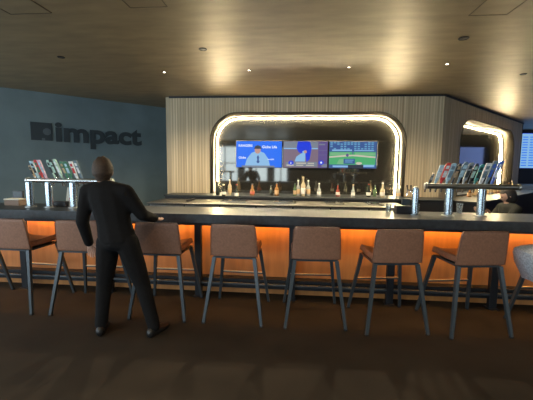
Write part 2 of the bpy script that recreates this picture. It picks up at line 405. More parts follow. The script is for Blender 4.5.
art(t, 'pictured_light_grass', [[(-.5, .30), (-.1, .30), (-.05, .36), (-.5, .36)], [(.05, .31), (.5, .30), (.5, .36), (.05, .36)], [(-.35, .10), (-.2, .10), (-.1, .21), (-.3, .21)]], 'green2', 2)
art(t, 'pictured_dirt', [[(-.52, .24), (0, .28), (.5, .24), (.5, .275), (.1, .31), (-.1, .31), (-.52, .275)], ell(.14, .12, .07, .03)], 'sand', 3)
art(t, 'pictured_players', [ell(-.12, .30, .03, .035), ell(.0, .35, .012, .03)], 'purple', 4)
art(t, 'pictured_scoreboard', [rect(-.2, .05, .11, .22)], 'navy', 4)
art(t, 'pictured_score_text', [rect(-.17, .02, .18, .2), rect(-.17, .0, .14, .16)], 'cyan', 5)
art(t, 'pictured_caption_bar', [rect(-.44, -.1, .03, .07), rect(.24, .48, .04, .09)], 'pale', 5)
art(t, 'pictured_lower_edge', [rect(-.1, .24, .013, .085)], 'dark', 4)

# screen on the far wall at the right edge and things under it
t, w, h = screen(8.76, 10.1, 1.6, 2.98, 13.93, 'tall screen of pale blue lines of text on the far right wall', 'far right screens', 'deep')
art(t, 'screen_background', [rect(-.65, .65, .02, 1.35)], 'pale', 1)
art(t, 'screen_text_lines', [rect(x, x + .2, z, z + .035) for x in (-.6, -.33, -.03, .3) for z in [.1 + .1 * i for i in range(12)]], 'blue', 2)

t = thing('service_counter', 'white-topped grey counter at the foot of the far wall', 'counter', (9.4, 13.2, 0))
bm = NB(); box(bm, -1.2, 1.4, -.35, .6, .84, 1.0, .01, 2); link('worktop', bm, M['counter_white'], t)
bm = NB(); box(bm, -1.15, 1.35, -.30, .58, 0, .84); link('carcass', bm, M['counter_grey'], t)
for dx in (-1.1, -.5, .1, .7):
    bm = NB(); box(bm, dx + .01, dx + .58, -.325, -.30, .08, .80, .004, 1); link('door', bm, M['counter_grey'], t)

# ------------------------------------------------------------ back counter under the alcoves
t = thing('back_counter', 'dark bottle ledge with a steel work surface in front, below the lit alcove', 'counter', (0, 6.8, 0))
bm = NB(); box(bm, -2.80, 2.2, 0, .535, .915, .95, .004, 1); link('bottle_ledge', bm, M['top'], t)
bm = NB(); box(bm, -2.78, 2.18, .03, .52, .0, .914); link('carcass', bm, M['black'], t)
bm = NB(); box(bm, -2.80, 2.04, -.82, .03, .845, .87, .004, 1); link('steel_worktop', bm, M['steel_dark'], t)
bm = NB(); box(bm, -2.78, 2.02, -.78, .03, .0, .844); link('lower_carcass', bm, M['black'], t)
for i in range(7):
    x = -2.76 + i * .68
    bm = NB(); box(bm, x + .012, x + .668, -.81, -.782, .10, .83, .004, 1); d = link('steel_door', bm, M['steel'], t)
    bm = NB(); box(bm, x + .1, x + .58, -.83, -.81, .76, .785, .004, 1); link('door_handle', bm, M['chrome'], d)
for i, (x, wd) in enumerate(((-2.1, .05), (-1.2, .5), (-.2, .42), (.75, .35), (1.5, .3))):
    bm = NB(); box(bm, x - wd / 2, x + wd / 2, -.55, -.1, .871, .90, .006, 1); link('sink_rim' if i else 'black_divider', bm, M['chrome'] if i else M['black'], t)
t = thing('side_counter', 'dark counter running under the angled wood wall', 'counter', (3.06, 7.35, 0), RROT)
bm = NB(); box(bm, .1, 6.35, -.75, -.005, .86, .90, .004, 1); link('worktop', bm, M['top'], t)
bm = NB(); box(bm, .15, 6.3, -.70, -.01, 0, .86); link('carcass', bm, M['black'], t)
t = thing('corner_bench', 'low dark counter at the corner of the wood wall beside the steel tower', 'counter', (2.6, 6.9, 0))
bm = NB(); box(bm, -.38, .42, -.2, .43, 0, .93, .01, 1); link('carcass', bm, M['black'], t)
bm = NB(); box(bm, -.39, .44, -.22, .43, .93, .95, .004, 1); link('worktop', bm, M['top'], t)

# ------------------------------------------------------------ the bar
BF = 3.45
t = thing('bar_counter', 'long dark-topped bar with glowing orange wood front and black steel posts', 'bar counter', (0, 3.8, 0))
bm = NB(); box(bm, -5.2, 4.6, BF - 3.8, .29, .95, 1.05, .006, 2); link('bar_top', bm, M['top'], t)
bm = NB(); box(bm, -5.1, 4.5, .15, .27, 0, .95); link('front_panel', bm, M['panel'], t)
bm = NB(); box(bm, -5.1, 4.5, .27, .29, 0, .95); link('back_panel', bm, M['black'], t)
for i in range(9):
    x = -3.40 + (i - 1) * 1.126
    bm = NB(); box(bm, x - .04, x + .04, -.03, .03, .012, .949, .003, 1); pp = link('post', bm, M['black_steel'], t)
    bm = NB(); box(bm, x - .055, x + .055, -.05, .06, 0, .012, .002, 1); link('foot_plate', bm, M['black_steel'], pp)
bm = NB(); box(bm, -5.1, 4.5, 0.035, .15, .10, .218, .004, 1); link('base_rail', bm, M['black_steel'], t)
bm = NB(); tube(bm, [(-5.1, -.004, .165), (4.5, -.004, .165)], .019, 12); link('foot_rail', bm, M['leg'], t, True)
bm = NB(); box(bm, -5.0, 4.4, .01, .025, .932, .945); link('light_strip', bm, M['under'], t)
bm = NB(); box(bm, -5.0, 4.4, -.045, -.033, .870, .949); link('added_light_shield', bm, M['black_steel'], t)  # shield added to keep the strip's light off the floor

# ------------------------------------------------------------ bar stools
def build_stool():
    r = bpy.data.objects.new('bar_stool', None); COL.objects.link(r)
    # seat: scooped pad (local -y = rear/back side, +y = front towards the bar)
    def sheet(name, f, nu, nv, th, m, parent, bev=.008):
        bm = NB(); g = [[bm.verts.new(f(i / nu, j / nv)) for i in range(nu + 1)] for j in range(nv + 1)]
        for j in range(nv):
            for i in range(nu): bm.faces.new((g[j][i], g[j][i + 1], g[j + 1][i + 1], g[j + 1][i]))
        o = link(name, bm, m, parent, True)
        s = o.modifiers.new('t', 'SOLIDIFY'); s.thickness = th; s.offset = 0
        b = o.modifiers.new('b', 'BEVEL'); b.width = bev; b.segments = 3; b.limit_method = 'ANGLE'; b.angle_limit = R(50)
        return o
    def seat(u, v):
        x = (u - .5) * 2; y = -.235 + v * .44
        w = .232 - .012 * v
        z = .70 + .030 * (abs(x) ** 3) - .012 * math.sin(math.pi * v) + .012 * v
        if v > .85: z -= (v - .85) * .12
        return (x * w, y, z)
    sheet('seat', seat, 12, 10, .06, M['leather'], r, .014)
    def back(u, v):
        x = (u - .5) * 2; z = .672 + v * .328
        w = .240 - .018 * v
        y = -.232 - .045 * v + .018 * abs(x) ** 2.5
        if v > .93: w -= .012 * (v - .93) / .07
        return (x * w, y, z)
    bk = sheet('backrest', back, 12, 10, .034, M['leather'], r, .012)
    bm = NB()
    pts = [back(0.0, v / 8) for v in range(0, 9)] + [back(u / 10, 1) for u in range(1, 11)] + [back(1, 1 - v / 8) for v in range(1, 9)]
    tube(bm, [(x, y - .018, z) for x, y, z in pts], .0035, 6); link('piping', bm, M['leather_edge'], bk, True)
    bm = NB(); box(bm, -.215, .215, -.225, .185, .648, .668, .004, 1); link('seat_frame', bm, M['leg'], r)
    for sx in (-1, 1):
        for yt, yb in ((-.215, -.315), (.175, .305)):
            bm = NB(); bar(bm, (sx * .205, yt, .655), (sx * .292, yb, .012), .036, .026)
            l = link('leg', bm, M['leg'], r)
            bm = NB(); box(bm, sx * .292 - .016, sx * .292 + .016, yb - .016, yb + .016, 0, .013, .002, 1); link('foot_cap', bm, M['black'], l)
    bm = NB(); zf = .362; k = (.655 - zf) / .643
    xs = .205 + .087 * k; yy = .175 + .13 * k
    box(bm, -xs, xs, yy - .011, yy + .011, zf - .008, zf + .006, .003, 1); fr = link('footrest', bm, M['leg'], r)
    bm = NB(); box(bm, -xs + .02, xs - .02, yy - .0125, yy + .0125, zf + .0062, zf + .013); link('brass_tread', bm, M['brass'], fr)
    return r
SG = 'brown leather bar stools in a row along the bar'
stools = [(-3.80, 3.41, 0, 'brown leather bar stool mostly cut off at the left edge, leg showing'),
          (-3.00, 3.42, -3, 'brown leather bar stool at the left end below the steel tap tower'),
          (-2.24, 3.42, 2, 'brown leather bar stool half hidden behind the standing person'),
          (-1.38, 3.42, 0, 'brown leather bar stool just right of the standing person'),
          (-.59, 3.41, -2, 'brown leather bar stool squarely back-on, under the left wall screen'),
          (.20, 3.41, 3, 'brown leather bar stool back-on, under the screen with the green field'),
          (.945, 3.38, 7, 'brown leather bar stool turned slightly, in front of the black bar caddy'),
          (1.70, 3.40, 9, 'brown leather bar stool turned slightly, below the right tap tower'),
          (2.56, 3.28, 6, 'bar stool at the right edge under the pale grey jacket')]
proto = build_stool()
for i, (x, y, a, lab) in enumerate(stools):
    o = proto if i == 0 else copy_tree(proto)
    o.location = (x, y, 0); o.rotation_euler = (0, 0, R(a)); tag(o, lab, 'bar stool', SG)
M['jacket'] = mat('pale_grey_knit', (.42, .45, .50), .95, 0, .35, 70, bump=.5)
bm = NB()     # a soft lump of cloth over the seat, one sleeve hanging outside its left edge
prof = [(-.30, .83), (-.37, .80), (-.385, .755), (-.36, .66), (-.30, .57), (-.262, .50), (-.252, .52), (-.262, .60), (-.262, .70), (-.25, .76), (-.12, .765), (.10, .765), (.20, .77), (.21, .80), (.10, .86), (-.08, .85)]
rings = []
for j_ in range(9):
    f = j_ / 8; y = -.15 + .33 * f; k = 1 - .18 * abs(2 * f - 1) ** 3; rings.append([bm.verts.new((x * k, y, .765 + (z - .765) * (k if z > .765 else 1) + .008 * math.sin(9 * x + 7 * f))) for x, z in prof])
for p_, q_ in zip(rings, rings[1:]):
    for i_ in range(len(prof)): bm.faces.new((p_[i_], p_[(i_ + 1) % len(prof)], q_[(i_ + 1) % len(prof)], q_[i_]))
bm.faces.new(rings[0][::-1]); bm.faces.new(rings[-1])
jk = link('jacket', bm, M['jacket'], None, True); jk.location = (2.52, 3.30, .0); jk.rotation_euler = (0, 0, R(6))
tag(jk, 'pale grey knit jacket bunched over the stool at the right edge', 'jacket')
# ------------------------------------------------------------ tap towers
C_ = dict(paleblue=(.42, .62, .72), red=(.62, .05, .05), white=(.72, .76, .78), dark=(.03, .04, .045), slate=(.16, .24, .30), teal=(.05, .28, .28),
          blue=(.05, .13, .55), mint=(.45, .68, .60), green=(.04, .20, .12), tan=(.45, .33, .2), pink=(.7, .45, .6), grey=(.32, .36, .38))
for k_, c in C_.items(): M['tap_' + k_] = mat('tap_' + k_, c, .35, 0, .25, 40)
def tap_tower(loc, label, x0, x1, posts, handles, lean):
    t = thing('beer_tap_tower', label, 'beer tap tower', loc)
    bm = NB(); tube(bm, [(x0, 0, .325), (x1, 0, .325)], .030, 14); p = link('tap_rail', bm, M['chrome'] if lean < 0 else M['rail'], t, True)
    for xe in (x0, x1):
        bm = NB(); tube(bm, [(xe - .012, 0, .325), (xe + .012, 0, .325)], .036, 14); link('end_cap', bm, M['steel'], p)
    for px in posts:
        bm = NB(); lathe(bm, [(.042, .012), (.042, .30)], 24, (px, 0, 0)); q = link('post', bm, M['post'], t, True)
        bm = NB(); lathe(bm, [(.065, 0), (.065, .008), (.05, .014)], 20, (px, 0, 0)); link('base_flange', bm, M['steel'], q)
    for hx, h, w, cols, st in handles:
        # faucet under the rail on the bartender's side, collar above it
        bm = NB(); tube(bm, [(hx, .03, .325), (hx, .09, .325), (hx, .115, .30), (hx, .12, .25)], [.012, .014, .013, .009], 10)
        f = link('faucet', bm, M['chrome'], t, True)
        q = bpy.data.objects.new('tap_handle', None)
        lx = lean * .045; ty = -.05
        def pt(s, dx=0, dy=0): return Vector((hx + lx * s * h / .2 + dx, ty * s * h / .2 + dy, .355 + s * h))
        # paddle outline by style
        prof = {'paddle': [(.0, .30), (.12, .35), (.2, .8), (.8, 1), (.95, .85), (1, .5)], 'bulb': [(0, .3), (.2, .35), (.5, .55), (.72, 1), (.88, .9), (1, .35)],
                'taper': [(0, .45), (.15, .6), (.6, .9), (1, 1)], 'spike': [(0, .5), (.3, .9), (.6, .7), (.85, .45), (1, .2)]}[st]
        bm = NB(); rows = []
        for s, k in prof:
            hw = w / 2 * k
            rows.append([bm.verts.new(pt(s, -hw, -.011)), bm.verts.new(pt(s, hw, -.011)), bm.verts.new(pt(s, hw, .011)), bm.verts.new(pt(s, -hw, .011))])
        for a_, b_ in zip(rows, rows[1:]):
            for i in range(4): bm.faces.new((a_[i], a_[(i + 1) % 4], b_[(i + 1) % 4], b_[i]))
        bm.faces.new(rows[0][::-1]); bm.faces.new(rows[-1])
        hd = link('tap_handle', bm, M['tap_' + cols[0]], t); hd['label'] = cols[0].replace('pale', 'pale ') + ' tap handle'
        bv = hd.modifiers.new('b', 'BEVEL'); bv.width = .003; bv.segments = 2
        bm = NB(); n = Vector((0, -.0125, 0)); 
        for s0, s1, kk in ((.30, .62, .32), (.70, .86, .30)):
            A_ = [pt(s0, -w * kk, -.0125), pt(s0, w * kk, -.0125), pt(s1, w * kk, -.0125), pt(s1, -w * kk, -.0125)]
            bm.faces.new([bm.verts.new(v) for v in A_])
        link('badge', bm, M['tap_' + cols[1]], hd)
        bm = NB(); tube(bm, [pt(-.25), pt(.02)], [.014, .010], 10); link('ferrule', bm, M['chrome'], hd, True)
        bpy.data.objects.remove(q)
    return t
RH = []
for i, (st, w, cols, h) in enumerate([('spike', .035, ('dark', 'grey'), .11), ('taper', .048, ('paleblue', 'white'), .20), ('paddle', .055, ('red', 'white'), .225), ('paddle', .055, ('paleblue', 'slate'), .22),
        ('bulb', .045, ('dark', 'tan'), .22), ('bulb', .06, ('slate', 'paleblue'), .235), ('paddle', .05, ('grey', 'dark'), .23), ('bulb', .045, ('dark', 'mint'), .22),
        ('paddle', .045, ('teal', 'dark'), .21), ('taper', .055, ('white', 'slate'), .225), ('taper', .05, ('slate', 'blue'), .25), ('taper', .042, ('blue', 'white'), .25)]):
    RH.append(((-.38 + i * .0585), h, w, cols, st))
tap_tower((1.85, 3.78, 1.05), 'steel tap tower with many coloured handles on the right of the bar', -.42, .55, (-.165, .175), RH[0:], 1)
LH = []
for x, st, w, cols, h in [(-.62, 'bulb', .035, ('tan', 'dark'), .15), (-.575, 'taper', .045, ('paleblue', 'dark'), .20), (-.52, 'paddle', .04, ('red', 'green'), .215), (-.475, 'taper', .042, ('pink', 'paleblue'), .215),
        (-.36, 'bulb', .04, ('mint', 'dark'), .215), (-.325, 'paddle', .04, ('dark', 'mint'), .22), (-.27, 'paddle', .04, ('mint', 'white'), .225), (-.20, 'bulb', .045, ('green', 'tan'), .20), (-.15, 'paddle', .05, ('green', 'paleblue'), .20),
        (-.08, 'taper', .045, ('white', 'red'), .2), (-.02, 'taper', .045, ('slate', 'white'), .21)]:
    LH.append((x, h, w, cols, st))
tap_tower((-2.52, 3.74, 1.05), 'steel tap tower with coloured handles at the left end of the bar', -.72, .35, (-.70, -.45, -.14, .22), LH, -1)
# single steel column with two faucets
t = thing('soda_column', 'single round steel dispenser column beside the black bar caddy', 'drink dispenser', (1.335, 3.80, 1.05))
bm = NB(); lathe(bm, [(.055, 0), (.055, .008), (.036, .012), (.034, .27), (.030, .30), (.012, .315)], 24); link('column', bm, M['post'], t, True)
for i, dx in enumerate((-.05, -.09)):
    bm = NB(); tube(bm, [(-.02, 0, .27), (dx, 0, .275), (dx - .004, 0, .25 - .03 * i)], .009, 8); f = link('faucet', bm, M['chrome'], t, True)
    bm = NB(); tube(bm, [(dx, 0, .28), (dx - .005, 0, .33)], [.006, .010], 8); link('faucet_lever', bm, M['black'], f)

# ------------------------------------------------------------ small things on the bar
t = thing('bar_caddy', 'black bar caddy box with a raised back on the bar', 'bar caddy', (1.235, 3.90, 1.05))
bm = NB(); box(bm, -.085, .085, -.06, .06, 0, .09, .006, 2); link('tray', bm, M['black'], t)
bm = NB(); box(bm, .0, .085, .02, .06, .09, .165, .006, 2); link('holder', bm, M['tap_dark'], t)
M['glass'] = mat('clear_glass', (.85, .9, .9), .05, 0, 0, trans=.9)
def tumbler(loc, label, h=.10, r=.032):
    bm = NB(); lathe(bm, [(r * .8, 0), (r, h), (r * .92, h), (r * .72, .012), (.002, .012)], 18)
    o = link('glass_tumbler', bm, M['glass'], None, True); o.location = loc; return tag(o, label, 'glass', 'glasses on the bar')
tumbler((1.085, 3.93, 1.05), 'small clear glass at the left side of the black bar caddy')
tumbler((1.43, 4.0, 1.05), 'clear glass standing right of the round steel column')
tumbler((1.90, 3.98, 1.05), 'clear glass between the two posts of the right tap tower', .12, .035)
M['cream'] = mat('cream_paper', (.62, .60, .52), .7); M['redp'] = mat('red_plastic', (.60, .03, .05), .4)
M['brownp'] = mat('brown_card', (.22, .15, .11), .7)
# left tower surroundings
t = thing('folded_menu', 'cream folded menu standing under the left tap rail', 'menu', (-2.83, 3.93, 1.05), R(-12))
for s, n in ((-1, 'front_leaf'), (1, 'back_leaf')):
    bm = NB(); poly(bm, [Vector((-.06, s * .035, 0)), Vector((.06, s * .035, 0)), Vector((.05, .002 * s, .23)), Vector((-.05, .002 * s, .23))], Vector((0, .003, 0))); link(n, bm, M['cream'], t)
bm = NB(); lathe(bm, [(.026, 0), (.036, .10), (.038, .105), (.033, .105), (.024, .006), (.002, .006)], 20)
o = link('red_cup', bm, M['redp'], None, True); o.location = (-2.76, 3.86, 1.05); tag(o, 'red plastic cup under the left tap rail', 'cup')
t = thing('spray_bottle', 'grey spray bottle with cream trigger behind the left tap posts', 'spray bottle', (-3.13, 3.95, 1.05))
bm = NB(); lathe(bm, [(.035, 0), (.037, .02), (.037, .12), (.02, .16), (.014, .175)], 18); link('bottle_body', bm, M['tap_slate'], t, True)
bm = NB(); box(bm, -.045, .03, -.012, .012, .175, .205, .005, 2); bar(bm, (-.02, 0, .175), (-.04, 0, .135), .012, .008); link('trigger', bm, M['cream'], t)
t = thing('card_box', 'brown box with cream rim left of the tap tower', 'box', (-3.53, 3.86, 1.05))
bm = NB(); box(bm, -.10, .10, -.06, .06, 0, .07, .004, 1); link('box_body', bm, M['brownp'], t)
bm = NB(); box(bm, -.103, .103, -.063, .063, .07, .085, .003, 1); link('lid', bm, M['cream'], t)
t = thing('card_terminal', 'black payment terminal on the bar at the left edge', 'payment terminal', (-3.6, 3.99, 1.05))
bm = NB(); box(bm, -.06, .06, -.04, .04, 0, .02, .004, 1); link('stand', bm, M['black'], t)
bm = NB(); box(bm, -.07, .07, -.012, .012, .02, .17, .006, 2); link('terminal_body', bm, M['black'], t)
bm = NB(); flat(bm, rect(-.058, .058, .05, .155), -.0135); link('terminal_display', bm, M['tap_dark'], t)
t = thing('bar_tray', 'low black tray box under the left tap rail', 'tray', (-2.95, 3.75, 1.05))
bm = NB(); box(bm, -.11, .11, .08, .16, 0, .06, .006, 2); link('tray_body', bm, M['black'], t)

# ------------------------------------------------------------ bottles on the back counter
def bottle(x, y, h, r, col, cap, label, lab_col=None, shape='round', z=.95, group='bottles lined up under the mirror'):
    t = thing('liquor_bottle', label, 'bottle', (x, y, z), 0, group)
    if shape == 'round': prof = [(r * .9, 0), (r, .01), (r, h * .52), (r * .75, h * .62), (r * .36, h * .70), (r * .32, h * .92), (r * .36, h * .925)]
    elif shape == 'squat': prof = [(r * .85, 0), (r, .02), (r * 1.0, h * .38), (r * .8, h * .52), (r * .4, h * .62), (r * .34, h * .90), (r * .38, h * .905)]
    else: prof = [(r * .8, 0), (r * .85, .01), (r, h * .55), (r * .7, h * .66), (r * .33, h * .74), (r * .3, h * .92), (r * .34, h * .925)]
    bm = NB(); lathe(bm, prof, 18); link('bottle_body', bm, M[col], t, True)
    bm = NB(); rr = r * .40; lathe(bm, [(rr, h * .91), (rr, h * .99), (rr * .8, h)], 14); link('cap', bm, M[cap], t)
    if lab_col:
        bm = NB(); lathe(bm, [(r * 1.02, h * .12), (r * 1.025, h * .13), (r * 1.025, h * .42 if shape != 'squat' else h * .34), (r * 1.02, h * .43 if shape != 'squat' else h * .35)], 18)
        link('paper_label', bm, M[lab_col], t)
    return t
M['b_clear'] = mat('bottle_clear', (.75, .78, .74), .08, 0, 0, trans=.55)
M['b_amber'] = mat('bottle_amber', (.45, .22, .08), .12, 0, .1, trans=.4)
M['b_dark'] = mat('bottle_dark', (.02, .025, .02), .15); M['b_green'] = mat('bottle_green', (.12, .20, .10), .15, trans=.3)
M['b_red'] = mat('bottle_red', (.30, .05, .03), .2, trans=.3); M['b_gold'] = mat('bottle_gold', (.70, .58, .38), .25, trans=.3)
M['l_white'] = mat('label_white', (.75, .72, .66), .6); M['l_tan'] = mat('label_tan', (.55, .38, .22), .6); M['l_red'] = mat('label_red', (.5, .12, .08), .6)
BT = [(-1.66, 6.95, .30, .045, 'b_dark', 'tap_dark', 'tall dark bottle in the left corner of the alcove', None, 'round'),
      (-1.50, 6.80, .24, .045, 'b_dark', 'brass', 'dark bottle with gold cap, second in the alcove corner', 'l_white', 'squat'),
      (-1.43, 7.1, .33, .042, 'b_gold', 'l_white', 'tall pale gold bottle with white cap beside the dark corner bottles', 'l_tan', 'taper'),
      (-1.16, 6.45, .27, .043, 'b_dark', 'b_red', 'dark bottle with white label and red cap standing forward on the counter', 'l_white', 'squat'),
      (-.92, 7.0, .25, .05, 'b_amber', 'tap_dark', 'squat amber bottle with red label under the blue screen', 'l_red', 'squat'),
      (-.40, 7.05, .27, .045, 'b_amber', 'tap_dark', 'amber bottle with tan label right of centre under the blue screen', 'l_tan', 'round'),
      (-.52, 7.12, .22, .038, 'b_dark', 'tap_dark', 'short dark bottle left of the amber bottle with tan label', None, 'round'),
      (-.01, 7.1, .27, .036, 'b_green', 'tap_dark', 'slim green bottle standing alone left of the pale bottle cluster', 'l_tan', 'round'),
      (.06, 7.14, .34, .042, 'b_clear', 'l_white', 'clear bottle at the left of the pale bottle cluster', 'l_tan', 'round'),
      (.165, 7.05, .41, .048, 'b_gold', 'b_gold', 'tallest pale bottle in the middle of the cluster', 'l_white', 'taper'),
      (.275, 7.14, .34, .042, 'b_clear', 'l_white', 'clear bottle at the right of the pale bottle cluster', 'l_tan', 'round'),
      (.505, 7.12, .28, .043, 'b_clear', 'l_white', 'clear squat bottle right of the pale bottle cluster', 'l_white', 'squat'),
      (.90, 7.12, .27, .042, 'b_red', 'tap_dark', 'red-brown bottle with pale label under the green field screen', 'l_white', 'squat'),
      (1.22, 7.12, .26, .040, 'b_clear', 'l_tan', 'clear bottle with tan cap under the green field screen', 'l_white', 'squat'),
      (1.54, 7.12, .28, .045, 'b_dark', 'b_red', 'dark bottle with pale label and red cap right of the green field screen', 'l_white', 'squat'),
      (1.70, 7.24, .25, .035, 'b_green', 'tap_dark', 'slim green bottle behind the cream bottle', None, 'round'),
      (1.82, 7.10, .31, .048, 'b_gold', 'l_white', 'cream coloured bottle second from the right end of the mirror', 'l_white', 'squat'),
      (2.12, 7.05, .30, .055, 'b_clear', 'l_white', 'large clear bottle below the right end of the light strip', 'l_tan', 'squat')]
for b in BT:
    x = b[0]
    bottle(x, b[1], b[2], b[3], b[4], b[5], b[6], b[7], b[8])
# warm bottles on the side counter beneath the angled alcove
cl = ['b_amber', 'b_gold', 'b_red', 'b_amber', 'b_gold', 'b_clear', 'b_amber', 'b_red', 'b_gold', 'b_amber', 'b_amber', 'b_gold']
n2 = Vector((RD.y, -RD.x))
for i in range(12):
    q = RA + RD * (1.35 + i * .33) + n2 * .16
    nth = ('first', 'second', 'third', 'fourth', 'fifth', 'sixth', 'seventh', 'eighth', 'ninth', 'tenth', 'eleventh', 'last')[i]
    bottle(q.x, q.y, .22 + .05 * ((i * 7) % 3), .045, cl[i], 'brass', 'small %s bottle under the angled mirror, %s along from the wall corner' % (cl[i][2:], nth), 'l_tan', 'round', .90, 'small bottles under the angled mirror')

# ------------------------------------------------------------ people
M['skin'] = mat('skin', (.50, .31, .23), .55); M['hair'] = mat('brown_hair', (.042, .024, .013), .7, 0, .3, 60, bump=.3)
M['hair_dark'] = mat('dark_hair', (.02, .016, .013), .6, 0, .3, 60, bump=.3)
M['cloth'] = mat('black_cloth', (.005, .005, .0055), .9, 0, .2, 30, bump=.2, spec=.2); M['cloth2'] = mat('dark_green_cloth', (.010, .012, .010), .85, 0, .2, 30)
M['shoe'] = mat('black_shoe', (.01, .01, .01), .4)
M['eye'] = mat('eye_dark', (.03, .02, .02), .2); M['lip'] = mat('lip', (.38, .16, .14), .5)
def skinned(chains, sub=2, root=0):
    """one surface grown on a joint tree; chains = list of lists of (point, radius); chains share points by equal coordinates"""
    bm = NB(); lay = bm.verts.layers.skin.verify(); idx = {}
    def V(p, r):
        k = tuple(round(c, 4) for c in p)
        if k not in idx:
            v = bm.verts.new(p); rr = r if isinstance(r, tuple) else (r, r); v[lay].radius = rr; idx[k] = v
        return idx[k]
    first = None
    for ch in chains:
        pr = None
        for p, r in ch:
            v = V(p, r)
            if first is None: first = v; v[lay].use_root = True
            if pr is not None and bm.edges.get((pr, v)) is None: bm.edges.new((pr, v))
            pr = v
    me = bpy.data.meshes.new('tmp'); bm.to_mesh(me); bm.free()
    o = bpy.data.objects.new('tmp', me); COL.objects.link(o)
    o.modifiers.new('k', 'SKIN').use_smooth_shade = True
    s = o.modifiers.new('s', 'SUBSURF'); s.levels = s.render_levels = sub
    bpy.context.view_layer.update()
    m2 = bpy.data.meshes.new_from_object(o.evaluated_get(bpy.context.evaluated_depsgraph_get()))
    bpy.data.objects.remove(o)
    return m2
def head_mesh(c, yawz, s=1.0, tilt=0.0):
    """head with brow, nose, lips, chin, ears; faces +y before the yaw"""
    bm = NB(); bmesh.ops.create_uvsphere(bm, u_segments=28, v_segments=20, radius=1)
    for v in bm.verts:
        x, y, z = v.co
        w = .076; d = .097; h = .118
        if z < 0: w *= 1 - .30 * (-z) ** 1.5; y2 = y + (.10 if y > 0 else .28) * (-z) * (1 if y > 0 else 1) * (1 if y < 0 else .4)
        else: y2 = y
        X, Y, Z = x * w, y2 * d, z * h
        if y > .6 and abs(x) < .22:                     # nose, lips, chin
            g = max(0, 1 - abs(x) / .22)
            Y += .022 * g * math.exp(-((z + .16) / .13) ** 2) + .009 * g * math.exp(-((z + .50) / .07) ** 2) + .008 * g * math.exp(-((z + .82) / .12) ** 2)
        if y > .5: Y -= .008 * math.exp(-((abs(x) - .38) / .16) ** 2) * math.exp(-((z - .03) / .12) ** 2)
        v.co = (X, Y, Z)
    for sx in (-1, 1):
        r = bmesh.ops.create_uvsphere(bm, u_segments=10, v_segments=8, radius=1)
        for v in r['verts']: v.co = Vector((sx * .077 + v.co.x * .010, -.005 + v.co.y * .018, -.01 + v.co.z * .032))
    Mx = Matrix.Translation(c) @ Matrix.Rotation(yawz, 4, 'Z') @ Matrix.Rotation(tilt, 4, 'X') @ Matrix.Scale(s, 4)
    bm.transform(Mx)
    return bm, Mx
def hair_mesh(Mx, long=.0):
    bm = NB(); bmesh.ops.create_uvsphere(bm, u_segments=28, v_segments=20, radius=1)
    for v in bm.verts:
        x, y, z = v.co
        front = y > .25 and z < .45
        k = 1.0 if not front else .86
        if z < -.35 and long == 0: k *= .86
        v.co = (x * .087 * k, (y * .107 - .008) * k, z * .127 * (1 if z > 0 else 1 + long) + .004 + (.004 * math.sin(14 * x) if z > 0 else 0))
    bm.transform(Mx); return bm
def hand(palm, direc, side, curl=.5):
    """chains for five fingers; palm = wrist point, direc = hand direction, side = thumb side"""
    d = Vector(direc).normalized(); sd = Vector(side).normalized(); nrm = d.cross(sd).normalized(); w = Vector(palm)
    ch = [[(w, (.024, .018)), (w + d * .045, (.034, .016)), (w + d * .08, (.034, .014))]]
    knuckle = w + d * .08
    for i, L in enumerate((.070, .078, .072, .056)):
        b = knuckle + sd * (.027 - .018 * i); pts = [(w + d * .06 + sd * (.018 - .012 * i), .010), (b + d * .008, .0095)]
        dd = d.copy(); p = b + d * .008
        for j, f in enumerate((.45, .32, .23)):
            dd = (dd + nrm * curl * .55).normalized(); p = p + dd * L * f; pts.append((p, .0085 - .001 * j))
        ch.append(pts)
    t0 = w + d * .02 + sd * .022; t1 = t0 + (d * .6 + sd * .8).normalized() * .035; t2 = t1 + (d * .9 + sd * .35).normalized() * .03
    ch.append([(t0, .012), (t1, .0105), (t2, .0095), (t2 + d * .02, .008)])
    return ch
def join_into(bm, me):
    bm.from_mesh(me); bpy.data.meshes.remove(me)
def blobs(chains, voxel=.013, smooth=6, flat0=False):
    """one closed surface around chains of ellipsoids; a chain is a list of (centre, (rx, ry, rz) or r)"""
    bm = NB()
    for ch in chains:
        for (p, a), (q, b) in zip(ch, ch[1:]):
            p, q = Vector(p), Vector(q); a = Vector(a if isinstance(a, tuple) else (a,) * 3); b = Vector(b if isinstance(b, tuple) else (b,) * 3)
            n = max(2, int((q - p).length / .018))
            for i in range(n + 1):
                f = i / n; r = a.lerp(b, f); c = p.lerp(q, f)
                bmesh.ops.create_icosphere(bm, subdivisions=2, radius=1, matrix=Matrix.Translation(c) @ Matrix.Diagonal((*r, 1)))
    me = bpy.data.meshes.new('tmp'); bm.to_mesh(me); bm.free()
    o = bpy.data.objects.new('tmp', me); COL.objects.link(o)
    rm = o.modifiers.new('r', 'REMESH'); rm.mode = 'VOXEL'; rm.voxel_size = voxel
    if smooth:
        sm = o.modifiers.new('s', 'SMOOTH'); sm.iterations = smooth; sm.factor = .5
    bpy.context.view_layer.update()
    m2 = bpy.data.meshes.new_from_object(o.evaluated_get(bpy.context.evaluated_depsgraph_get()))
    bpy.data.objects.remove(o)
    if flat0:
        for v in m2.vertices: v.co.z = max(0, v.co.z)
    return m2
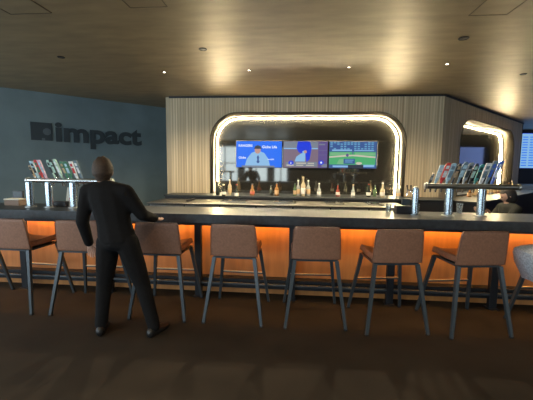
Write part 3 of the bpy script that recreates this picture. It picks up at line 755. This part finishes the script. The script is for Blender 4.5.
def person(name, label, J, face_yaw, hair_m, top_m, leg_m, hairlong=0, hs=1.0, tilt=0):
    B = Vector((J['base'][0], J['base'][1], 0)); root = thing(name, label, 'person', B)
    g = lambda k: Vector(J[k]) - B
    Z = lambda v, dz: v + Vector((0, 0, dz))
    pel, waist, chest, neck, head = g('pelvis'), g('waist'), g('chest'), g('neck'), g('head')
    fw = J.get('side', False)          # shoulders run along y instead of x
    E3 = lambda w, d, h: (d, w, h) if fw else (w, d, h)
    def torso(k, low):
        return [(Z(pel, low), E3(.155 + k, .115 + k, .07)), (waist, E3(.135 + k, .095 + k, .07)), (chest, E3(.165 + k, .11 + k, .08)),
                (chest.lerp(neck, .55), E3(.15 + k, .09 + k, .05)), (Z(neck, -.045), E3(.075 + k, .065 + k, .03))]
    arm = lambda s, k, end: [(g('sh_' + s), .056 + k), (g('el_' + s), .040 + k), (g('el_' + s).lerp(g('wr_' + s), end), .027 + k)]
    leg = lambda s, k, end: [(g('hip_' + s), .084 + k), (g('hip_' + s).lerp(g('kn_' + s), .5), .072 + k), (g('kn_' + s), .052 + k), (g('kn_' + s).lerp(g('an_' + s), end), .037 + k)]
    sho = [[(g('sh_l'), .054), (chest.lerp(neck, .5), .07), (g('sh_r'), .054)]]
    me = blobs([torso(0, 0), [(Z(neck, -.05), .056), (Z(head, -.05), .052)]] + sho + [arm(s, 0, 1) for s in 'lr'] + [leg(s, 0, 1) for s in 'lr'])
    bm, Mx = head_mesh(head, face_yaw, hs, tilt); join_into(bm, me)
    for s in 'lr':
        w = g('wr_' + s); d = (w - g('el_' + s)).normalized() if 'hd_' + s not in J else Vector(J['hd_' + s])
        for c in hand(w - d * .01, d, J.get('th_' + s, (0, 0, 1))): join_into(bm, skinned([c], 2))
    link('body', bm, M['skin'], root, True)
    for p in ((-.030, .088, .003), (.030, .088, .003)):
        b2 = NB(); bmesh.ops.create_uvsphere(b2, u_segments=10, v_segments=8, radius=.009); bmesh.ops.translate(b2, verts=b2.verts, vec=p); b2.transform(Mx); link('eye', b2, M['eye'], root, True)
    link('hair', hair_mesh(Mx, hairlong), hair_m, root, True)
    b2 = NB(); join_into(b2, blobs([torso(.022, 0)] + [[(p, r + .02) for p, r in sho[0]]] + [arm(s, .018, .95) for s in 'lr'])); link('shirt', b2, top_m, root, True)
    b2 = NB(); join_into(b2, blobs([[(Z(pel, -.03), E3(.170, .132, .07)), (Z(pel, .05), E3(.162, .125, .05))]] + [leg(s, .022, 1.0) for s in 'lr'])); link('trousers', b2, leg_m, root, True)
    for s in 'lr':
        an = g('an_' + s); td = Vector(J['toe_' + s]).normalized(); q = Vector((an.x, an.y, .045))
        b2 = NB(); join_into(b2, blobs([[(q - td * .045, (.040, .040, .05)), (q + td * .02, (.044, .044, .05)), (q + td * .12 + Vector((0, 0, -.012)), (.047, .047, .034)), (q + td * .17 + Vector((0, 0, -.018)), (.034, .034, .026))],
                                   [(q, .044), (Vector((an.x, an.y, .10)), .043)]], .010, 4, True)); link('shoe', b2, M['shoe'], root, True)
    return root
# standing at the bar between the stools, seen from behind, one foot out to the side, right arm bent
X0 = -1.72; Y0 = 2.80
person('person', 'person with brown hair in dark clothes standing in front of the left stools',
       dict(base=(X0 + .1, Y0), pelvis=(X0 + .13, Y0, .90), waist=(X0 + .10, Y0, 1.06), chest=(X0 + .05, Y0 + .01, 1.27), neck=(X0 + .01, Y0 + .01, 1.435), head=(X0 - .005, Y0 + .035, 1.515),
            sh_l=(X0 - .13, Y0, 1.33), el_l=(X0 - .20, Y0 + .0, 1.06), wr_l=(X0 - .21, Y0 + .10, .83),
            sh_r=(X0 + .22, Y0, 1.33), el_r=(X0 + .34, Y0 + .06, 1.12), wr_r=(X0 + .36, Y0 + .27, 1.055),
            hip_l=(X0 + .04, Y0, .87), kn_l=(X0 - .03, Y0 + .03, .48), an_l=(X0 - .06, Y0, .09),
            hip_r=(X0 + .22, Y0, .87), kn_r=(X0 + .33, Y0 + .04, .48), an_r=(X0 + .44, Y0 + .02, .09),
            toe_l=(-.3, 1, 0), toe_r=(.35, 1, 0), th_l=(1, .2, 0), th_r=(-1, .2, 0)), R(15), M['hair'], M['cloth'], M['cloth'])
# bartender crouching behind the right tap tower, turned to the left
X0 = 3.17; Y0 = 5.2
person('person', 'person with dark hair and dark top crouching behind the right tap tower',
       dict(base=(X0, Y0), pelvis=(X0 + .10, Y0, .55), waist=(X0 + .08, Y0 + .0, .72), chest=(X0 + .03, Y0, .93), neck=(X0 - .0, Y0, 1.08), head=(X0 - .02, Y0 - .01, 1.18),
            sh_l=(X0 + .02, Y0 - .17, .98), el_l=(X0 - .10, Y0 - .20, .80), wr_l=(X0 - .32, Y0 - .16, .90),
            sh_r=(X0 + .02, Y0 + .17, .98), el_r=(X0 - .10, Y0 + .20, .80), wr_r=(X0 - .30, Y0 + .12, .90),
            hip_l=(X0 + .10, Y0 - .09, .53), kn_l=(X0 - .26, Y0 - .12, .50), an_l=(X0 - .08, Y0 - .12, .09),
            hip_r=(X0 + .10, Y0 + .09, .53), kn_r=(X0 - .26, Y0 + .12, .50), an_r=(X0 - .08, Y0 + .12, .09),
            toe_l=(-1, 0, 0), toe_r=(-1, 0, 0), side=True), R(75), M['hair_dark'], M['cloth2'], M['cloth'], hairlong=.25, hs=.98, tilt=R(-22))
